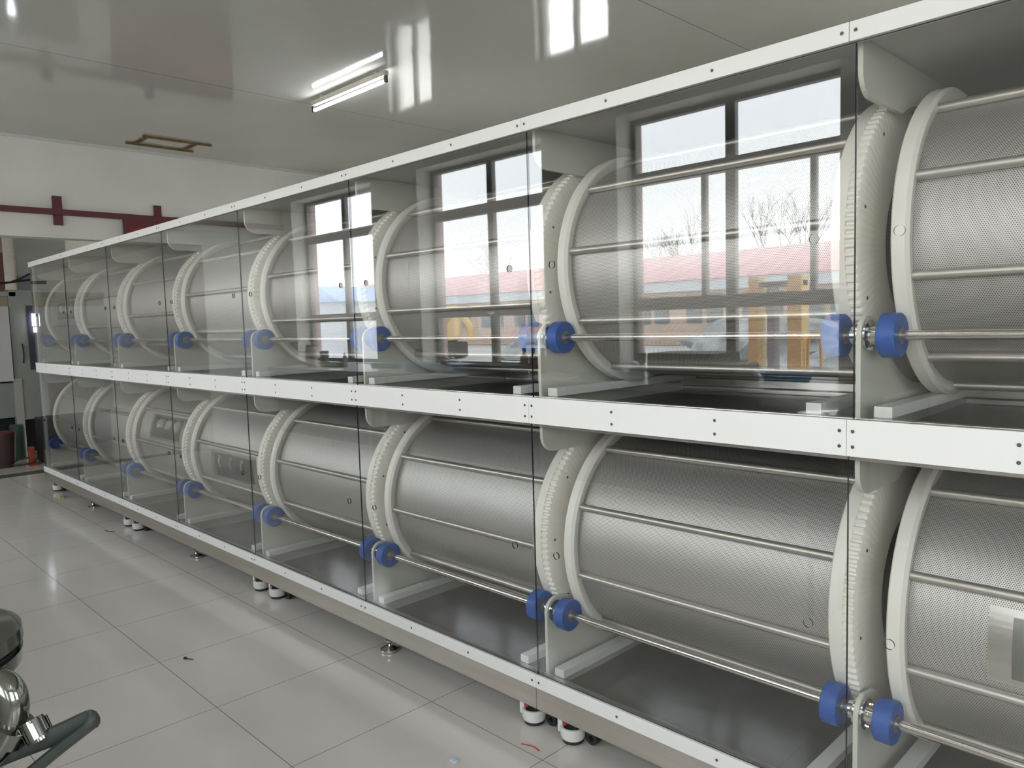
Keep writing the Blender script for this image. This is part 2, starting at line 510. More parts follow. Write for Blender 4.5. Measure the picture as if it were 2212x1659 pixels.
# ------------------------------------------------------------------ the drying machine
ZU, ZL_ = 1.666, 0.687          # axle heights of upper and lower drums
YC, RO, RM = 0.505, 0.415, 0.378
YS, RS, RR2 = 0.099, -0.237, 0.055   # front shaft depth, height relative to axle, roller radius
T1, T2, M1, M2, B1, B2, B3 = 2.164, 2.119, 1.228, 1.138, 0.241, 0.192, 0.114
ORD = ['far left end', 'second from the left', 'third from the left', 'fourth from the left',
       'fifth from the left', 'third from the right', 'second from the right', 'far right']
ROW = {'U': 'upper', 'L': 'lower'}

def screw_mesh():
    bm = bmesh.new()
    lathe(bm, [(0.0, 0.0035), (-0.0015, 0.0045), (-0.002, 0.003)], 'Y', 10, closed=False)
    me = bpy.data.meshes.new('screw'); bmesh.ops.recalc_face_normals(bm, faces=bm.faces[:]); bm.to_mesh(me); bm.free()
    me.materials.append(MT['screw']); return me
SCREW = screw_mesh()
def screw(parent, x, z, y=0.0):
    o = bpy.data.objects.new('screw', SCREW); C.objects.link(o); o.parent = parent; o.location = (x, y, z)

def plate_bm(zlo, zhi, za):
    """side plate: C-shaped cut-out around the drum, rounded foot under the shaft, rounded lug above"""
    zs = za + RS
    pts = [(0.96, zlo), (0.055, zlo), (0.055, zs)]
    for k in range(1, 8):
        a = PI - (PI*0.55)*k/7
        pts.append((YS+0.005+0.049*math.cos(a), zs+0.049*math.sin(a)))
    Rh = 0.385
    a0 = math.atan2(pts[-1][1]-0.012-za, -math.sqrt(Rh*Rh-(pts[-1][1]-0.012-za)**2))
    pts.append((YC+Rh*math.cos(a0), za+Rh*math.sin(a0)))
    zt = za+0.34
    a1 = math.atan2(zt-za, -math.sqrt(Rh*Rh-(zt-za)**2))
    if a0 < 0: a0 += 2*PI
    # go round the bottom, the rear and the top of the hole
    span = (a1 + 2*PI) - a0
    n = 40
    for k in range(1, n+1):
        a = a0 + span*k/n
        pts.append((YC+Rh*math.cos(a), za+Rh*math.sin(a)))
    rc = 0.06
    pts.append((0.055+rc, zt))
    for k in range(1, 8):
        a = -PI/2 - (PI/2)*k/7
        pts.append((0.055+rc+rc*math.cos(a), zt+rc+rc*math.sin(a)))
    pts += [(0.055, zhi), (0.96, zhi)]
    bm = bmesh.new(); prism(bm, [pts], 0.0, 0.012, 'X')
    return bm
PLATE_U = None
def get_plate(za, zlo, zhi, cache={}):
    if za not in cache:
        bm = plate_bm(zlo, zhi, za)
        me = bpy.data.meshes.new('side_plate'); bmesh.ops.recalc_face_normals(bm, faces=bm.faces[:]); bm.to_mesh(me); bm.free()
        me.materials.append(MT['plate']); cache[za] = me
    return cache[za]

CABL = ['far left cabinet of the drum line, steel frame with white rails',
        'second cabinet of the drum line from the left, steel frame with white rails',
        'third cabinet of the drum line from the left, white rails over steel base',
        'nearest cabinet of the drum line at the right, cut by the picture edge']
for c in range(4):
    x0 = (-1 + 2*c)*S; x1 = x0 + 2*S
    cab = thing('drum_cabinet', CABL[c], 'cabinet', (x0, 0, 0), group='cabinets of the drum drying line')
    g = 0.0006
    X0, X1 = g, 2*S-g
    for k in range(2):
        a, b_ = k*S+g, (k+1)*S-g
        tr_ = obj('top_rail', mbox(a, b_, 0.0, 0.03, T2, T1, bev=0.002), MT['white'], cab)
        mr = obj('middle_rail', mbox(a, b_, 0.0, 0.0115, M2, M1, bev=0.001), MT['white'], cab)
        br = obj('bottom_rail', mbox(a, b_, -0.001, 0.0115, B2, B1, bev=0.003), MT['white'], cab)
        for f in (0.016, S/3, 2*S/3, S-0.016):
            screw(tr_, k*S+f, (T1+T2)/2)
            screw(mr, k*S+f, M1-0.028); screw(mr, k*S+f, M2+0.024)
            screw(br, k*S+f, (B1+B2)/2, -0.001)
    obj('base_beam', mbox(X0, X1, 0.001, 0.05, B3, B2, bev=0.002), MT['beam'], cab)
    obj('base_plate', mbox(X0, X1, 0.05, 0.97, B3, 0.150), MT['beam'], cab)
    obj('back_panel', mbox(X0, X1, 0.972, 0.99, B3, T1-0.002), MT['inner'], cab)
    obj('roof_panel', mbox(X0, X1, 0.031, 0.971, 2.14, T1-0.002), MT['inner'], cab)
    # decks: dark recessed tray with steel ledges front and rear
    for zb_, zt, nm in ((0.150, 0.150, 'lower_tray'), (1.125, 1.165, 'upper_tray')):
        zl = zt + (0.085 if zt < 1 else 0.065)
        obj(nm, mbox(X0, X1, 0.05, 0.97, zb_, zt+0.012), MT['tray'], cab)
        bm = bmesh.new(); box(bm, X0, X1, 0.024, 0.05, zb_, zl, bev=0.002)
        obj('front_ledge', bm, MT['steel'], cab)
        bm = bmesh.new(); box(bm, X0, X1, 0.935, 0.971, zt+0.012, zl-0.035, bev=0.002); box(bm, X0, X1, 0.925, 0.971, zl-0.03, zl, bev=0.002)
        obj('rear_ledge', bm, MT['steel'], cab)
    # side plates (one at each bay joint) and the white bars they stand between
    ks = [0, 1] + ([2] if c == 3 else [])
    for k in ks:
        for za, zlo, zhi in ((ZL_, 0.162, 1.124), (ZU, 1.177, 2.139)):
            xp = k*S + (0.012 if (c == 0 and k == 0) else 0.0) - (0.03 if k == 2 else 0)
            o = bpy.data.objects.new('side_plate', get_plate(za, zlo, zhi)); C.objects.link(o)
            o.parent = cab; o.location = (xp, 0, 0)
            zl = zlo + (0.073 if za < 1 else 0.053)
            if not (c == 0 and k == 0):
                obj('support_bar', mbox(k*S-0.125, k*S-0.085, 0.052, 0.92, zl, zl+0.028, bev=0.002), MT['white'], cab)
            if k != 2:
                obj('support_bar', mbox(k*S+0.045, k*S+0.088, 0.052, 0.92, zl, zl+0.028, bev=0.002), MT['white'], cab)
    if c == 0:
        bm = bmesh.new(); box(bm, -0.008, 0.0, 0.012, 0.971, 0.25, 2.13)
        obj('end_panel', bm, MT['acrylic'], cab)
        obj('end_post', mbox(0.0, 0.03, 0.03, 0.05, B1, T2), MT['inner'], cab)
    if c == 3:
        obj('end_panel', mbox(2*S, 2*S+0.012, 0.0, 0.99, B3, T1), MT['inner'], cab)

# ---- clear front sheets with a finger hole near each end
def sheet_bm(zlo, zhi, zh, off):
    def circ(cx, cz, r, n=20):
        return [(cx+r*math.cos(2*PI*k/n), cz+r*math.sin(2*PI*k/n)) for k in range(n)]
    bm = bmesh.new()
    a, b_ = off+0.001, S+off-0.001
    prism(bm, [[(a, zlo), (b_, zlo), (b_, zhi), (a, zhi)], circ(0.10, zh, 0.0125), circ(S-0.10, zh, 0.0125)], 0.0125, 0.0175, 'Y', mi=0, mi_side=1)
    return bm
sheets = {}
for row, zlo, zhi, zh in (('U', M1-0.02, T2+0.0, 1.672), ('L', B1-0.02, M2+0.0, 0.687)):
    bm = sheet_bm(zlo, zhi-0.001 if row == 'U' else M1-0.022, zh, 0.0)
    me = bpy.data.meshes.new('acrylic_sheet'); bmesh.ops.recalc_face_normals(bm, faces=bm.faces[:]); bm.to_mesh(me); bm.free()
    me.materials.append(MT['acrylic']); me.materials.append(MT['acrylic_edge'])
    sheets[row] = me
for i in range(8):
    for row in 'UL':
        o = bpy.data.objects.new('acrylic_sheet', sheets[row]); C.objects.link(o)
        o.location = ((i-1)*S + (0.012 if (row == 'U' and i > 0) else 0), 0, 0)
        if row == 'U' and i == 0: o.location.x = 0.004 - S
        tag(o, 'clear front sheet with two finger holes over the %s drum, %s' % (ROW[row], ORD[i]), 'sheet', 'clear front sheets of the drum line')

# ---- drums
def gear_bm():
    bm = bmesh.new()
    x0, x1, x2 = -0.082, -0.044, -0.014
    lathe(bm, [(x0, 0.36), (x0, RO-0.004), (x0+0.004, RO), (x1, RO), (x1, 0.36)], 'X', 120)
    nT = 118; ro, ri = RO-0.001, RO-0.008
    prof = []
    for k in range(nT):
        for f, r in ((0.0, ri), (0.22, ri), (0.45, ro), (0.80, ro)):
            prof.append((2*PI*(k+f)/nT, r))
    n = len(prof)
    A = [bm.verts.new((x1, r*math.cos(a), r*math.sin(a))) for a, r in prof]
    B = [bm.verts.new((x2-0.004, r*math.cos(a), r*math.sin(a))) for a, r in prof]
    Cc = [bm.verts.new((x2, (ri-0.004)*math.cos(a), (ri-0.004)*math.sin(a))) for a, r in prof]
    D = [bm.verts.new((x2, 0.22*math.cos(a), 0.22*math.sin(a))) for a, r in prof]
    E_ = [bm.verts.new((x1, 0.22*math.cos(a), 0.22*math.sin(a))) for a, r in prof]
    for P_, Q_ in ((A, B), (B, Cc), (Cc, D), (D, E_)):
        for k in range(n):
            bm.faces.new((P_[k], P_[(k+1) % n], Q_[(k+1) % n], Q_[k]))
    return bm

def make_drum():
    root = thing('drying_drum', '', 'drum', (0, YC, ZL_))
    bm = mlathe([(0.085, RM), (S-0.07, RM), (S-0.07, RM-0.003), (0.085, RM-0.003)], 'X', 96)
    obj('perforated_shell', bm, MT['mesh'], root, smooth=True)
    bm = mlathe([(0.065, 0.22), (0.065, RO-0.004), (0.069, RO), (0.098, RO), (0.106, RO-0.010), (0.106, 0.385), (0.100, 0.376), (0.100, 0.22)], 'X', 96)
    obj('flange_ring', bm, MT['ring'], root, smooth=True)
    bm = gear_bm()
    for v in bm.verts: v.co.x += S
    obj('gear_ring', bm, MT['ring'], root, smooth=True)
    nb = 10
    bar = None
    for k in range(nb):
        a = 2*PI*k/nb
        if bar is None:
            bm = bmesh.new(); cyl(bm, (0.100, 0, RM+0.010), (S-0.080, 0, RM+0.010), 0.0125, 14)
            bar = obj('stiffening_bar', bm, MT['bar'], root, smooth=True)
            o = bar
        else:
            o = bar.copy(); C.objects.link(o)
        o.rotation_euler = (a, 0, 0)
    # screw heads in the gear face
    me = None
    for k in range(10):
        a = 2*PI*(k+0.35)/10
        if me is None:
            bm = bmesh.new(); lathe(bm, [(0, 0.0045), (0.0015, 0.0045)], 'X', 10, closed=False)
            o = obj('face_screw', bm, MT['screw'], root); me = o
        else:
            o = me.copy(); C.objects.link(o)
        o.location = (S-0.014, 0.372*math.cos(a), 0.372*math.sin(a))
    return root

def arc_plate(x0, x1, a0, a1, r0, r1, n=12):
    bm = bmesh.new()
    A = []
    for k in range(n+1):
        a = a0+(a1-a0)*k/n
        A.append([bm.verts.new((x, -r*math.cos(a), r*math.sin(a))) for x, r in ((x0, r0), (x0, r1), (x1, r1), (x1, r0))])
    for k in range(n):
        for j in range(4):
            bm.faces.new((A[k][j], A[k][(j+1) % 4], A[k+1][(j+1) % 4], A[k+1][j]))
    bm.faces.new(A[0]); bm.faces.new(A[-1])
    return bm

def add_hatch(root, xa, xb, amid, tint=None):
    """access hatch with three toggle latches; angle measured upward from the front"""
    ha = 0.19
    p = root.rotation_euler.x   # hatch angles are given in world terms, undo the drum's turn
    am = amid + p
    h = obj('hatch', arc_plate(xa, xb, am-ha, am+ha, RM+0.0005, RM+0.004), MT['hatch'], root)
    h['label'] = 'plain steel access hatch with three toggle latches'
    obj('hatch_frame', arc_plate(xa-0.05, xb+0.05, am-ha-0.045, am+ha+0.045, RM-0.001, RM+0.0004), MT['steel'], root)
    for f in (0.2, 0.5, 0.8):
        x = xa+(xb-xa)*f
        bm = bmesh.new()
        for da, w_, l_, hgt in ((0.135, 0.034, 0.020, 0.012), (0.08, 0.022, 0.040, 0.018), (0.01, 0.014, 0.022, 0.014)):
            a = am+da
            base = Vector((x, -(RM+0.004)*math.cos(a), (RM+0.004)*math.sin(a)))
            nrm = Vector((0, -math.cos(a), math.sin(a))); tg = Vector((0, math.sin(a), math.cos(a)))
            vs = []
            for sx_ in (-w_/2, w_/2):
                for st in (-l_/2, l_/2):
                    for sn in (0, hgt):
                        vs.append(bm.verts.new(base+Vector((sx_, 0, 0))+tg*st+nrm*sn))
            for q in [(0, 1, 3, 2), (4, 6, 7, 5), (0, 4, 5, 1), (2, 3, 7, 6), (0, 2, 6, 4), (1, 5, 7, 3)]:
                bm.faces.new([vs[i] for i in q])
        obj('toggle_latch', bm, MT['chrome'], h)
MT['hatch'] = mottle(mat('hatch_steel', (0.36, 0.36, 0.35), 0.34, 0.9), (0.20, 0.20, 0.19), (0.28, 0.28, 0.265), 9)

proto = make_drum()
# angle (degrees) of one bar above the front line, per drum
phU = {0: 22, 1: 17, 2: 27, 3: 7, 4: 15, 5: 18.5, 6: 8, 7: 22}
phL = {0: 35, 1: 25, 2: 0, 3: 13, 4: 11, 5: 32, 6: 22, 7: 21}
first = True
for i in range(8):
    for row, za, ph in (('U', ZU, phU[i]), ('L', ZL_, phL[i])):
        extra = ''
        if (row, i) in (('U', 0), ('L', 2), ('L', 3), ('L', 7), ('U', 7)): extra = ', latched hatch in front'
        lab = 'perforated steel drum in the %s row, %s%s' % (ROW[row], ORD[i], extra)
        if first: o = proto; first = False; o['label'] = lab; o['group'] = 'perforated drums of the drying line'; o.location = ((i-1)*S, YC, za)
        else: o = dup(proto, ((i-1)*S, YC, za), lab)
        # bar 0 sits at +z; turn so that it lies ph degrees above the front (-y)
        o.rotation_euler = (math.radians(90-ph), 0, 0)
drums = [o for o in C.objects if o.name.startswith('drying_drum')]
def drum_at(i, za):
    for o in drums:
        if abs(o.location.x-(i-1)*S) < 1e-4 and abs(o.location.z-za) < 1e-4: return o
add_hatch(drum_at(0, ZU), 0.36, 0.86, 0.07)
add_hatch(drum_at(2, ZL_), 0.36, 0.86, 0.32)
add_hatch(drum_at(3, ZL_), 0.36, 0.86, -0.085)
add_hatch(drum_at(7, ZL_), 0.33, 0.83, 0.05)
add_hatch(drum_at(7, ZU), 0.40, 0.90, 0.70)

# ---- drive shafts with blue rollers (front) and the idler shafts behind
def make_shaft():
    root = thing('roller_shaft', '', 'shaft', (0, YS, ZL_+RS))
    obj('shaft', mcyl((0.013, 0, 0), (S-0.001, 0, 0), 0.0125, 20), MT['shaft'], root, smooth=True)
    for xa in (0.048, S-0.086):
        bm = mlathe([(xa, 0.022), (xa, RR2-0.003), (xa+0.003, RR2), (xa+0.040, RR2), (xa+0.043, RR2-0.003), (xa+0.043, 0.022)], 'X', 40)
        ro = obj('roller', bm, MT['blue'], root, smooth=True)
        obj('roller_hub', mlathe([(xa-0.002, 0.0128), (xa-0.002, 0.0215), (xa+0.0445, 0.0215), (xa+0.0445, 0.0128)], 'X', 24), MT['hub'], ro, smooth=True)
    for xa, sg in ((0.0125, 1), (S-0.0005, -1)):
        bm = bmesh.new()
        lathe(bm, [(xa, 0.014), (xa, 0.040), (xa+sg*0.006, 0.040), (xa+sg*0.008, 0.024), (xa+sg*0.030, 0.022), (xa+sg*0.030, 0.014)], 'X', 28)
        for k in range(3):
            a = PI/6+2*PI*k/3
            cyl(bm, (xa+sg*0.005, 0.032*math.cos(a), 0.032*math.sin(a)), (xa+sg*0.013, 0.032*math.cos(a), 0.032*math.sin(a)), 0.005, 8)
        obj('bearing', bm, MT['chrome'], root, smooth=True)
    return root
ps = make_shaft(); first = True
for i in range(8):
    for row, za in (('U', ZU), ('L', ZL_)):
        for fb, y in (('front', YS), ('rear', 2*YC-YS)):
            lab = '%s roller shaft with two blue rollers under the %s drum, %s' % (fb, ROW[row], ORD[i])
            g = 'front roller shafts' if fb == 'front' else 'rear roller shafts'
            if first: first = False; ps['label'] = lab; ps['group'] = g; ps.location = ((i-1)*S, y, za+RS)
            else: o = dup(ps, ((i-1)*S, y, za+RS), lab, g)

# the first bay's plates stand 12 mm further in: nothing else changes there

# ---- castors and levelling feet
def make_castor():
    root = thing('levelling_castor', '', 'castor', (0, 0, 0))
    obj('housing', mlathe([(0.012, 0.030), (0.014, 0.040), (0.025, 0.045), (0.058, 0.046), (0.058, 0.038), (0.03, 0.034)], 'Z', 32), MT['white'], root, smooth=True)
    bm = bmesh.new(); box(bm, -0.047, -0.024, -0.030, 0.030, 0.03, B3-0.006, bev=0.004)
    obj('side_post', bm, MT['white'], root)
    obj('top_plate', mbox(-0.046, 0.046, -0.034, 0.034, B3-0.006, B3-0.0002), MT['white'], root)
    obj('rubber_foot', mlathe([(0.0, 0.034), (0.002, 0.038), (0.012, 0.038), (0.013, 0.028)], 'Z', 28, closed=False), MT['dark'], root, smooth=True)
    obj('inner_block', mbox(-0.022, 0.034, -0.022, 0.03, 0.040, B3-0.007), MT['dark'], root)
    obj('adjusting_wheel', mlathe([(0.066, 0.003), (0.066, 0.009), (0.076, 0.009), (0.076, 0.003)], 'Z', 20, center=(-0.012, -0.026, 0)), MT['red'], root, smooth=True)
    obj('wheel', mlathe([(-0.012, 0.01), (-0.012, 0.024), (0.012, 0.024), (0.012, 0.01)], 'Y', 24, center=(0.068, 0.03, 0.0245)), MT['dark'], root, smooth=True)
    return root
cas = [(-1, 1, 'far left castor under the drum line, near its end'),
       (1, -1, 'left castor of the pair under the joint of first and second cabinets'),
       (1, 1, 'right castor of the pair under the joint of first and second cabinets'),
       (3, -1, 'left castor of the pair under the joint of second and third cabinets'),
       (3, 1, 'right castor of the pair under the joint of second and third cabinets'),
       (5, -1, 'left castor of the nearest pair, white body with red wheel'),
       (5, 1, 'right castor of the nearest pair, white body with red wheel')]
pc = None
for n_, sd, lab in cas:
    loc = (n_*S + sd*0.095, 0.085, 0)
    if pc is None: pc = make_castor(); pc.location = loc; pc['label'] = lab; pc['group'] = 'white castors under the drum line'
    else: dup(pc, loc, lab)
for n_, sd, lab in cas + [(7, -1, 'castor')]:
    dup(pc, (n_*S + sd*0.095, 0.90, 0), 'rear castor behind the ' + ('right end' if n_ == 7 else lab.split(',')[0].replace(' of the pair under the joint of', ' at').replace(' of the nearest pair', ' nearest')), 'rear castors of the drum line')
dup(pc, (7*S-0.095, 0.085, 0), 'front castor at the right end beyond the picture edge')
def make_foot():
    root = thing('machine_leveller', '', 'leveller')
    obj('foot_disc', mlathe([(0, 0.038), (0.004, 0.041), (0.011, 0.041), (0.015, 0.034), (0.026, 0.014), (0.034, 0.011)], 'Z', 32, closed=False), MT['chrome'], root, smooth=True)
    obj('threaded_rod', mcyl((0, 0, 0.034), (0, 0, B3), 0.008, 12), MT['screw'], root)
    obj('lock_nut', mcyl((0, 0, 0.040), (0, 0, 0.050), 0.014, 6), MT['chrome'], root)
    return root
pf = None
for n_, lab in ((0, 'small steel levelling foot farthest away under the first cabinet'),
                (2, 'steel levelling foot under the middle of the second cabinet'),
                (4, 'nearest steel disc foot under the middle of the third cabinet'),
                (6, 'steel disc foot under the middle of the nearest cabinet')):
    loc = (n_*S+0.06, 0.09, 0)
    if pf is None: pf = make_foot(); pf.location = loc; pf['label'] = lab; pf['group'] = 'levelling feet under the drum line'
    else: dup(pf, loc, lab)

# ------------------------------------------------------------------ ceiling fittings
MT['lampglow'] = bpy.data.materials.new('fluorescent_glow'); MT['lampglow'].use_nodes = True
b = MT['lampglow'].node_tree.nodes['Principled BSDF']
b.inputs['Emission Color'].default_value = (0.90, 0.93, 1.0, 1); b.inputs['Emission Strength'].default_value = 18
MT['worklamp'] = MT['lampglow'].copy(); MT['worklamp'].name = 'work_lamp_glow'
MT['worklamp'].node_tree.nodes['Principled BSDF'].inputs['Emission Strength'].default_value = 6
LAMPB = mottle(mat('lamp_housing', (0.52, 0.47, 0.40), 0.5), (0.48, 0.43, 0.36), (0.58, 0.53, 0.46), 6)
def tube_light(x, y, label, group=None):
    r_ = thing('fluorescent_lamp', label, 'lamp', (x, y, H), group=group)
    bm = bmesh.new(); box(bm, 0, 1.16, -0.02, 0.02, -0.070, -0.030, bev=0.003)
    obj('lamp_housing', bm, LAMPB, r_)
    for xx in (0.15, 1.0): obj('bracket', mbox(xx, xx+0.03, -0.012, 0.012, -0.030, 0.0), LAMPB, r_)
    for xx in (0.0, 1.13):
        bm = bmesh.new(); box(bm, xx, xx+0.03, -0.012, 0.012, -0.125, -0.070, bev=0.003)
        obj('tube_holder', bm, MT['screw'], r_)
    obj('lamp_tube', mcyl((0.03, 0, -0.110), (1.13, 0, -0.110), 0.014, 16), MT['lampglow'], r_, smooth=True)
    return r_
tube_light(0.83, 1.95, 'lit fluorescent tube lamp under the ceiling above the drum line')
tube_light(4.9, -1.7, 'lit fluorescent tube lamp hanging above the walkway, seen only as a reflection')
tube_light(8.2, -0.6, 'added fluorescent tube lamp, out of view behind the camera, brightens the room')  # unseen lamp added to lift the room light
# rusty frame left on the ceiling
rust = mottle(mat('rusty_steel', (0.16, 0.09, 0.03), 0.7, 0.3), (0.08, 0.06, 0.03), (0.28, 0.17, 0.05), 9)
cf = thing('ceiling_bracket_frame', 'rusty square steel frame fixed to the ceiling near the cross wall', 'frame', (-1.66, 1.57, H))
obj('angle_bar', mbox(-0.22, -0.19, -0.36, 0.38, -0.02, 0), rust, cf)
obj('angle_bar', mbox(0.19, 0.22, -0.32, 0.42, -0.02, 0), rust, cf)
obj('angle_bar', mbox(-0.19, 0.19, -0.28, -0.25, -0.015, 0), rust, cf)
obj('angle_bar', mbox(-0.19, 0.19, 0.25, 0.28, -0.015, 0), rust, cf)

# sliding door on the cross wall: red track, brackets, dark red leaf
dr = mottle(mat('dark_red_paint', (0.10, 0.012, 0.018), 0.45), (0.085, 0.010, 0.016), (0.13, 0.018, 0.022), 5)
tk = thing('sliding_door_track', 'long dark red steel track running across the far wall', 'track', (XL, 0, 2.80))
obj('rail', mbox(0.03, 0.075, -3.2, 2.6, -0.03, 0.03), dr, tk)
for y_, hh, ww in ((0.57, 0.135, 0.045), (1.62, 0.12, 0.04), (-1.6, 0.135, 0.045)):
    obj('wall_bracket', mbox(0.0, 0.03, y_-ww, y_+ww, -hh+(0.03 if hh < 0.13 else 0), hh+0.04), dr, tk)
sd = thing('sliding_door', 'dark red sliding door leaf hanging from the track behind the drum line', 'door', (XL, 0, 0))
MT['redleaf'] = mottle(mat('red_leaf', (0.22, 0.012, 0.015), 0.35), (0.18, 0.010, 0.013), (0.26, 0.016, 0.02), 3)
obj('leaf', mbox(0.035, 0.07, 1.25, 2.62, 0.03, 2.69), MT['redleaf'], sd)
obj('leaf_frame', mbox(0.03, 0.078, 1.22, 1.27, 0.03, 2.769), dr, sd)
obj('leaf_frame', mbox(0.03, 0.078, 1.27, 2.62, 2.69, 2.769), dr, sd)

# ------------------------------------------------------------------ next hall: machinery seen through the opening
mg = mottle(mat('machine_grey_green', (0.34, 0.37, 0.34), 0.4), (0.31, 0.34, 0.31), (0.38, 0.41, 0.38), 2)
mw = mat('machine_white', (0.66, 0.67, 0.66), 0.35)
mb = mat('machine_beige', (0.42, 0.38, 0.26), 0.5)
blk = mat('black_paint', (0.015, 0.015, 0.015), 0.5)
cn = thing('milling_machine', 'tall grey-green machine tool with white guard in the next hall', 'machine', (-4.0, 0, 0))
obj('column', mbox(-0.6, 0, 0.42, 0.78, 0.42, 2.06, bev=0.01), mg, cn)
obj('guard_panel', mbox(-0.5, 0.06, -1.5, 0.40, 0.92, 1.85, bev=0.01), mw, cn)
obj('guard_panel', mbox(-0.5, 0.05, -1.5, 0.16, 0.45, 0.92, bev=0.01), mw, cn)
obj('side_cover', mbox(-0.5, -0.02, 0.17, 0.41, 0.46, 0.90, bev=0.01), mg, cn)
obj('top_shelf', mbox(-0.5, 0.0, -1.5, 0.50, 1.98, 2.03), mg, cn)
obj('upper_head', mbox(-0.55, -0.05, -1.5, 0.42, 1.85, 1.98), mb, cn)
obj('front_leg', mbox(-0.08, 0.02, 0.40, 0.49, 0.0, 0.95), mat('pale_leg', (0.50, 0.50, 0.46), 0.5), cn)
obj('base', mbox(-0.7, -0.1, -1.5, 0.80, 0.0, 0.44), blk, cn)
obj('handle', tube([(0.0, 0.53, 1.38), (0.035, 0.53, 1.32), (0.035, 0.53, 1.22), (0.0, 0.53, 1.14)], 0.008), blk, cn, smooth=True)
obj('inspection_window', mbox(0.0, 0.006, 0.60, 0.775, 1.05, 1.86), mat('dark_glass', (0.05, 0.05, 0.08), 0.1), cn)
wl = obj('work_lamp', mbox(0.008, 0.04, 0.655, 0.735, 1.60, 1.76, bev=0.008), MT['worklamp'], cn)
obj('work_lamp', mbox(0.008, 0.04, 0.665, 0.725, 1.52, 1.585, bev=0.008), MT['worklamp'], cn)
hz = obj('cable', tube([(-3.9, -0.8, 2.16), (-3.9, 0.2, 2.12), (-3.92, 0.5, 2.17), (-3.9, 0.74, 2.29), (-3.86, 1.4, 2.5)], 0.012), blk, smooth=True)
tag(hz, 'black cable looping above the grey-green machine in the next hall', 'cable')
hz = obj('hose', tube([(-3.9, -0.8, 2.14), (-3.9, 0.25, 2.13), (-3.9, 0.72, 2.19), (-3.86, 1.0, 2.2)], 0.014), blk, smooth=True)
tag(hz, 'black hose stretched over the top of the machine in the next hall', 'hose')
cb = thing('electrical_cabinet', 'beige cabinet standing in the next hall, seen through the machine end', 'cabinet', (-6.3, 1.15, 0))
obj('body', mbox(-0.3, 0.3, 0.0, 0.9, 0.0, 2.05, bev=0.01), mb, cb)
obj('door', mbox(0.3, 0.32, 0.03, 0.43, 0.9, 1.9), mb, cb)
obj('door', mbox(0.3, 0.32, 0.45, 0.87, 0.9, 1.9), mb, cb)
obj('lower_box', mbox(0.3, 0.42, 0.05, 0.85, 0.3, 0.8), mat('maroon_box', (0.10, 0.05, 0.05), 0.5), cb)
nb = obj('notice_board', mbox(-14.99, -14.95, 2.9, 4.0, 1.9, 3.1), mat('slate_board', (0.10, 0.11, 0.12), 0.5))
tag(nb, 'dark board on the far wall of the next hall', 'board')
bn = thing('waste_bin', 'dark bin with a red rim on the floor of the next hall', 'bin', (-3.0, 0.04, 0))
obj('bin_body', mlathe([(0.0, 0.11), (0.38, 0.135), (0.38, 0.12), (0.03, 0.10)], 'Z', 24), mat('bin_dark', (0.05, 0.02, 0.02), 0.5), bn, smooth=True)
obj('bin_rim', mlathe([(0.38, 0.12), (0.38, 0.14), (0.40, 0.14), (0.40, 0.12)], 'Z', 24), mat('maroon_rim', (0.12, 0.02, 0.02), 0.5), bn, smooth=True)
gb = obj('drum_barrel', mlathe([(0, 0.075), (0.02, 0.085), (0.40, 0.085), (0.42, 0.07)], 'Z', 24, center=(-3.5, 0.30, 0), closed=False), mat('dull_green', (0.05, 0.08, 0.065), 0.4), smooth=True)
tag(gb, 'dull green barrel on the floor beside the pale machine leg', 'barrel')
oj = thing('hand_truck_jack', 'orange-red jack with a black hose loop beside the machine leg', 'jack', (-2.9, 0.30, 0))
oj.scale = (0.7, 0.7, 0.7)
ora = mat('orange_paint', (0.34, 0.05, 0.025), 0.45)
obj('jack_body', mbox(-0.06, 0.06, -0.04, 0.04, 0.0, 0.30, bev=0.012), ora, oj)
obj('jack_base', mbox(-0.10, 0.12, -0.06, 0.07, 0.0, 0.03, bev=0.006), ora, oj)
obj('hose_loop', tube([(0.03, 0.0, 0.22), (0.10, 0.06, 0.16), (0.14, -0.02, 0.06), (0.10, -0.22, 0.035), (0.0, -0.30, 0.06), (-0.05, -0.18, 0.10), (0.0, -0.04, 0.12)], 0.012), blk, oj, smooth=True)
cz = obj('machine_crate', mbox(-3.2, -2.75, 0.42, 0.95, 0.0, 0.52, bev=0.01), blk)
tag(cz, 'black box on the floor behind the left end of the drum line', 'box')
for yy, xx, lab in ((0.15, -9.0, 'brown steel post in the middle of the next hall'), ):
    p_ = obj('steel_post', mbox(xx, xx+0.2, yy+1.0, yy+1.22, 0, 3.6), mat('brown_post', (0.16, 0.07, 0.05), 0.5))
    tag(p_, lab, 'post')
# ------------------------------------------------------------------ window-side workbench and what lies on it (seen mirrored in the sheets)
bt = mat('bench_top', (0.55, 0.54, 0.50), 0.3)
bk = mat('bench_dark', (0.05, 0.055, 0.055), 0.5)
ZB = 1.04
before_bench = set(C.objects)
def bench(x0, x1, label):
    r_ = thing('workbench', label, 'bench', ((x0+x1)/2, -3.17, 0)); hw = (x1-x0)/2*0.905
    obj('bench_top', mbox(-hw, hw, -0.44, 0.42, ZB-0.04, ZB, bev=0.004), bt, r_)
    obj('front_panel', mbox(-hw+0.03, hw-0.03, 0.33, 0.35, 0.30, ZB-0.04), bk, r_)
    for sx_ in (-1, 1):
        for sy in (-1, 1):
            xx = sx_*(hw-0.05); yy = sy*0.38-0.02
            obj('bench_leg', mbox(xx-0.025, xx+0.025, yy-0.025, yy+0.025, 0, ZB-0.04), MT['beam'], r_)
bench(-1.9, 0.35, 'workbench under the second window with jars on its top')
bench(0.5, 2.9, 'workbench between the windows with amber bottles on its top')
bench(3.0, 5.6, 'workbench under the nearest window, covered in bags and boxes')
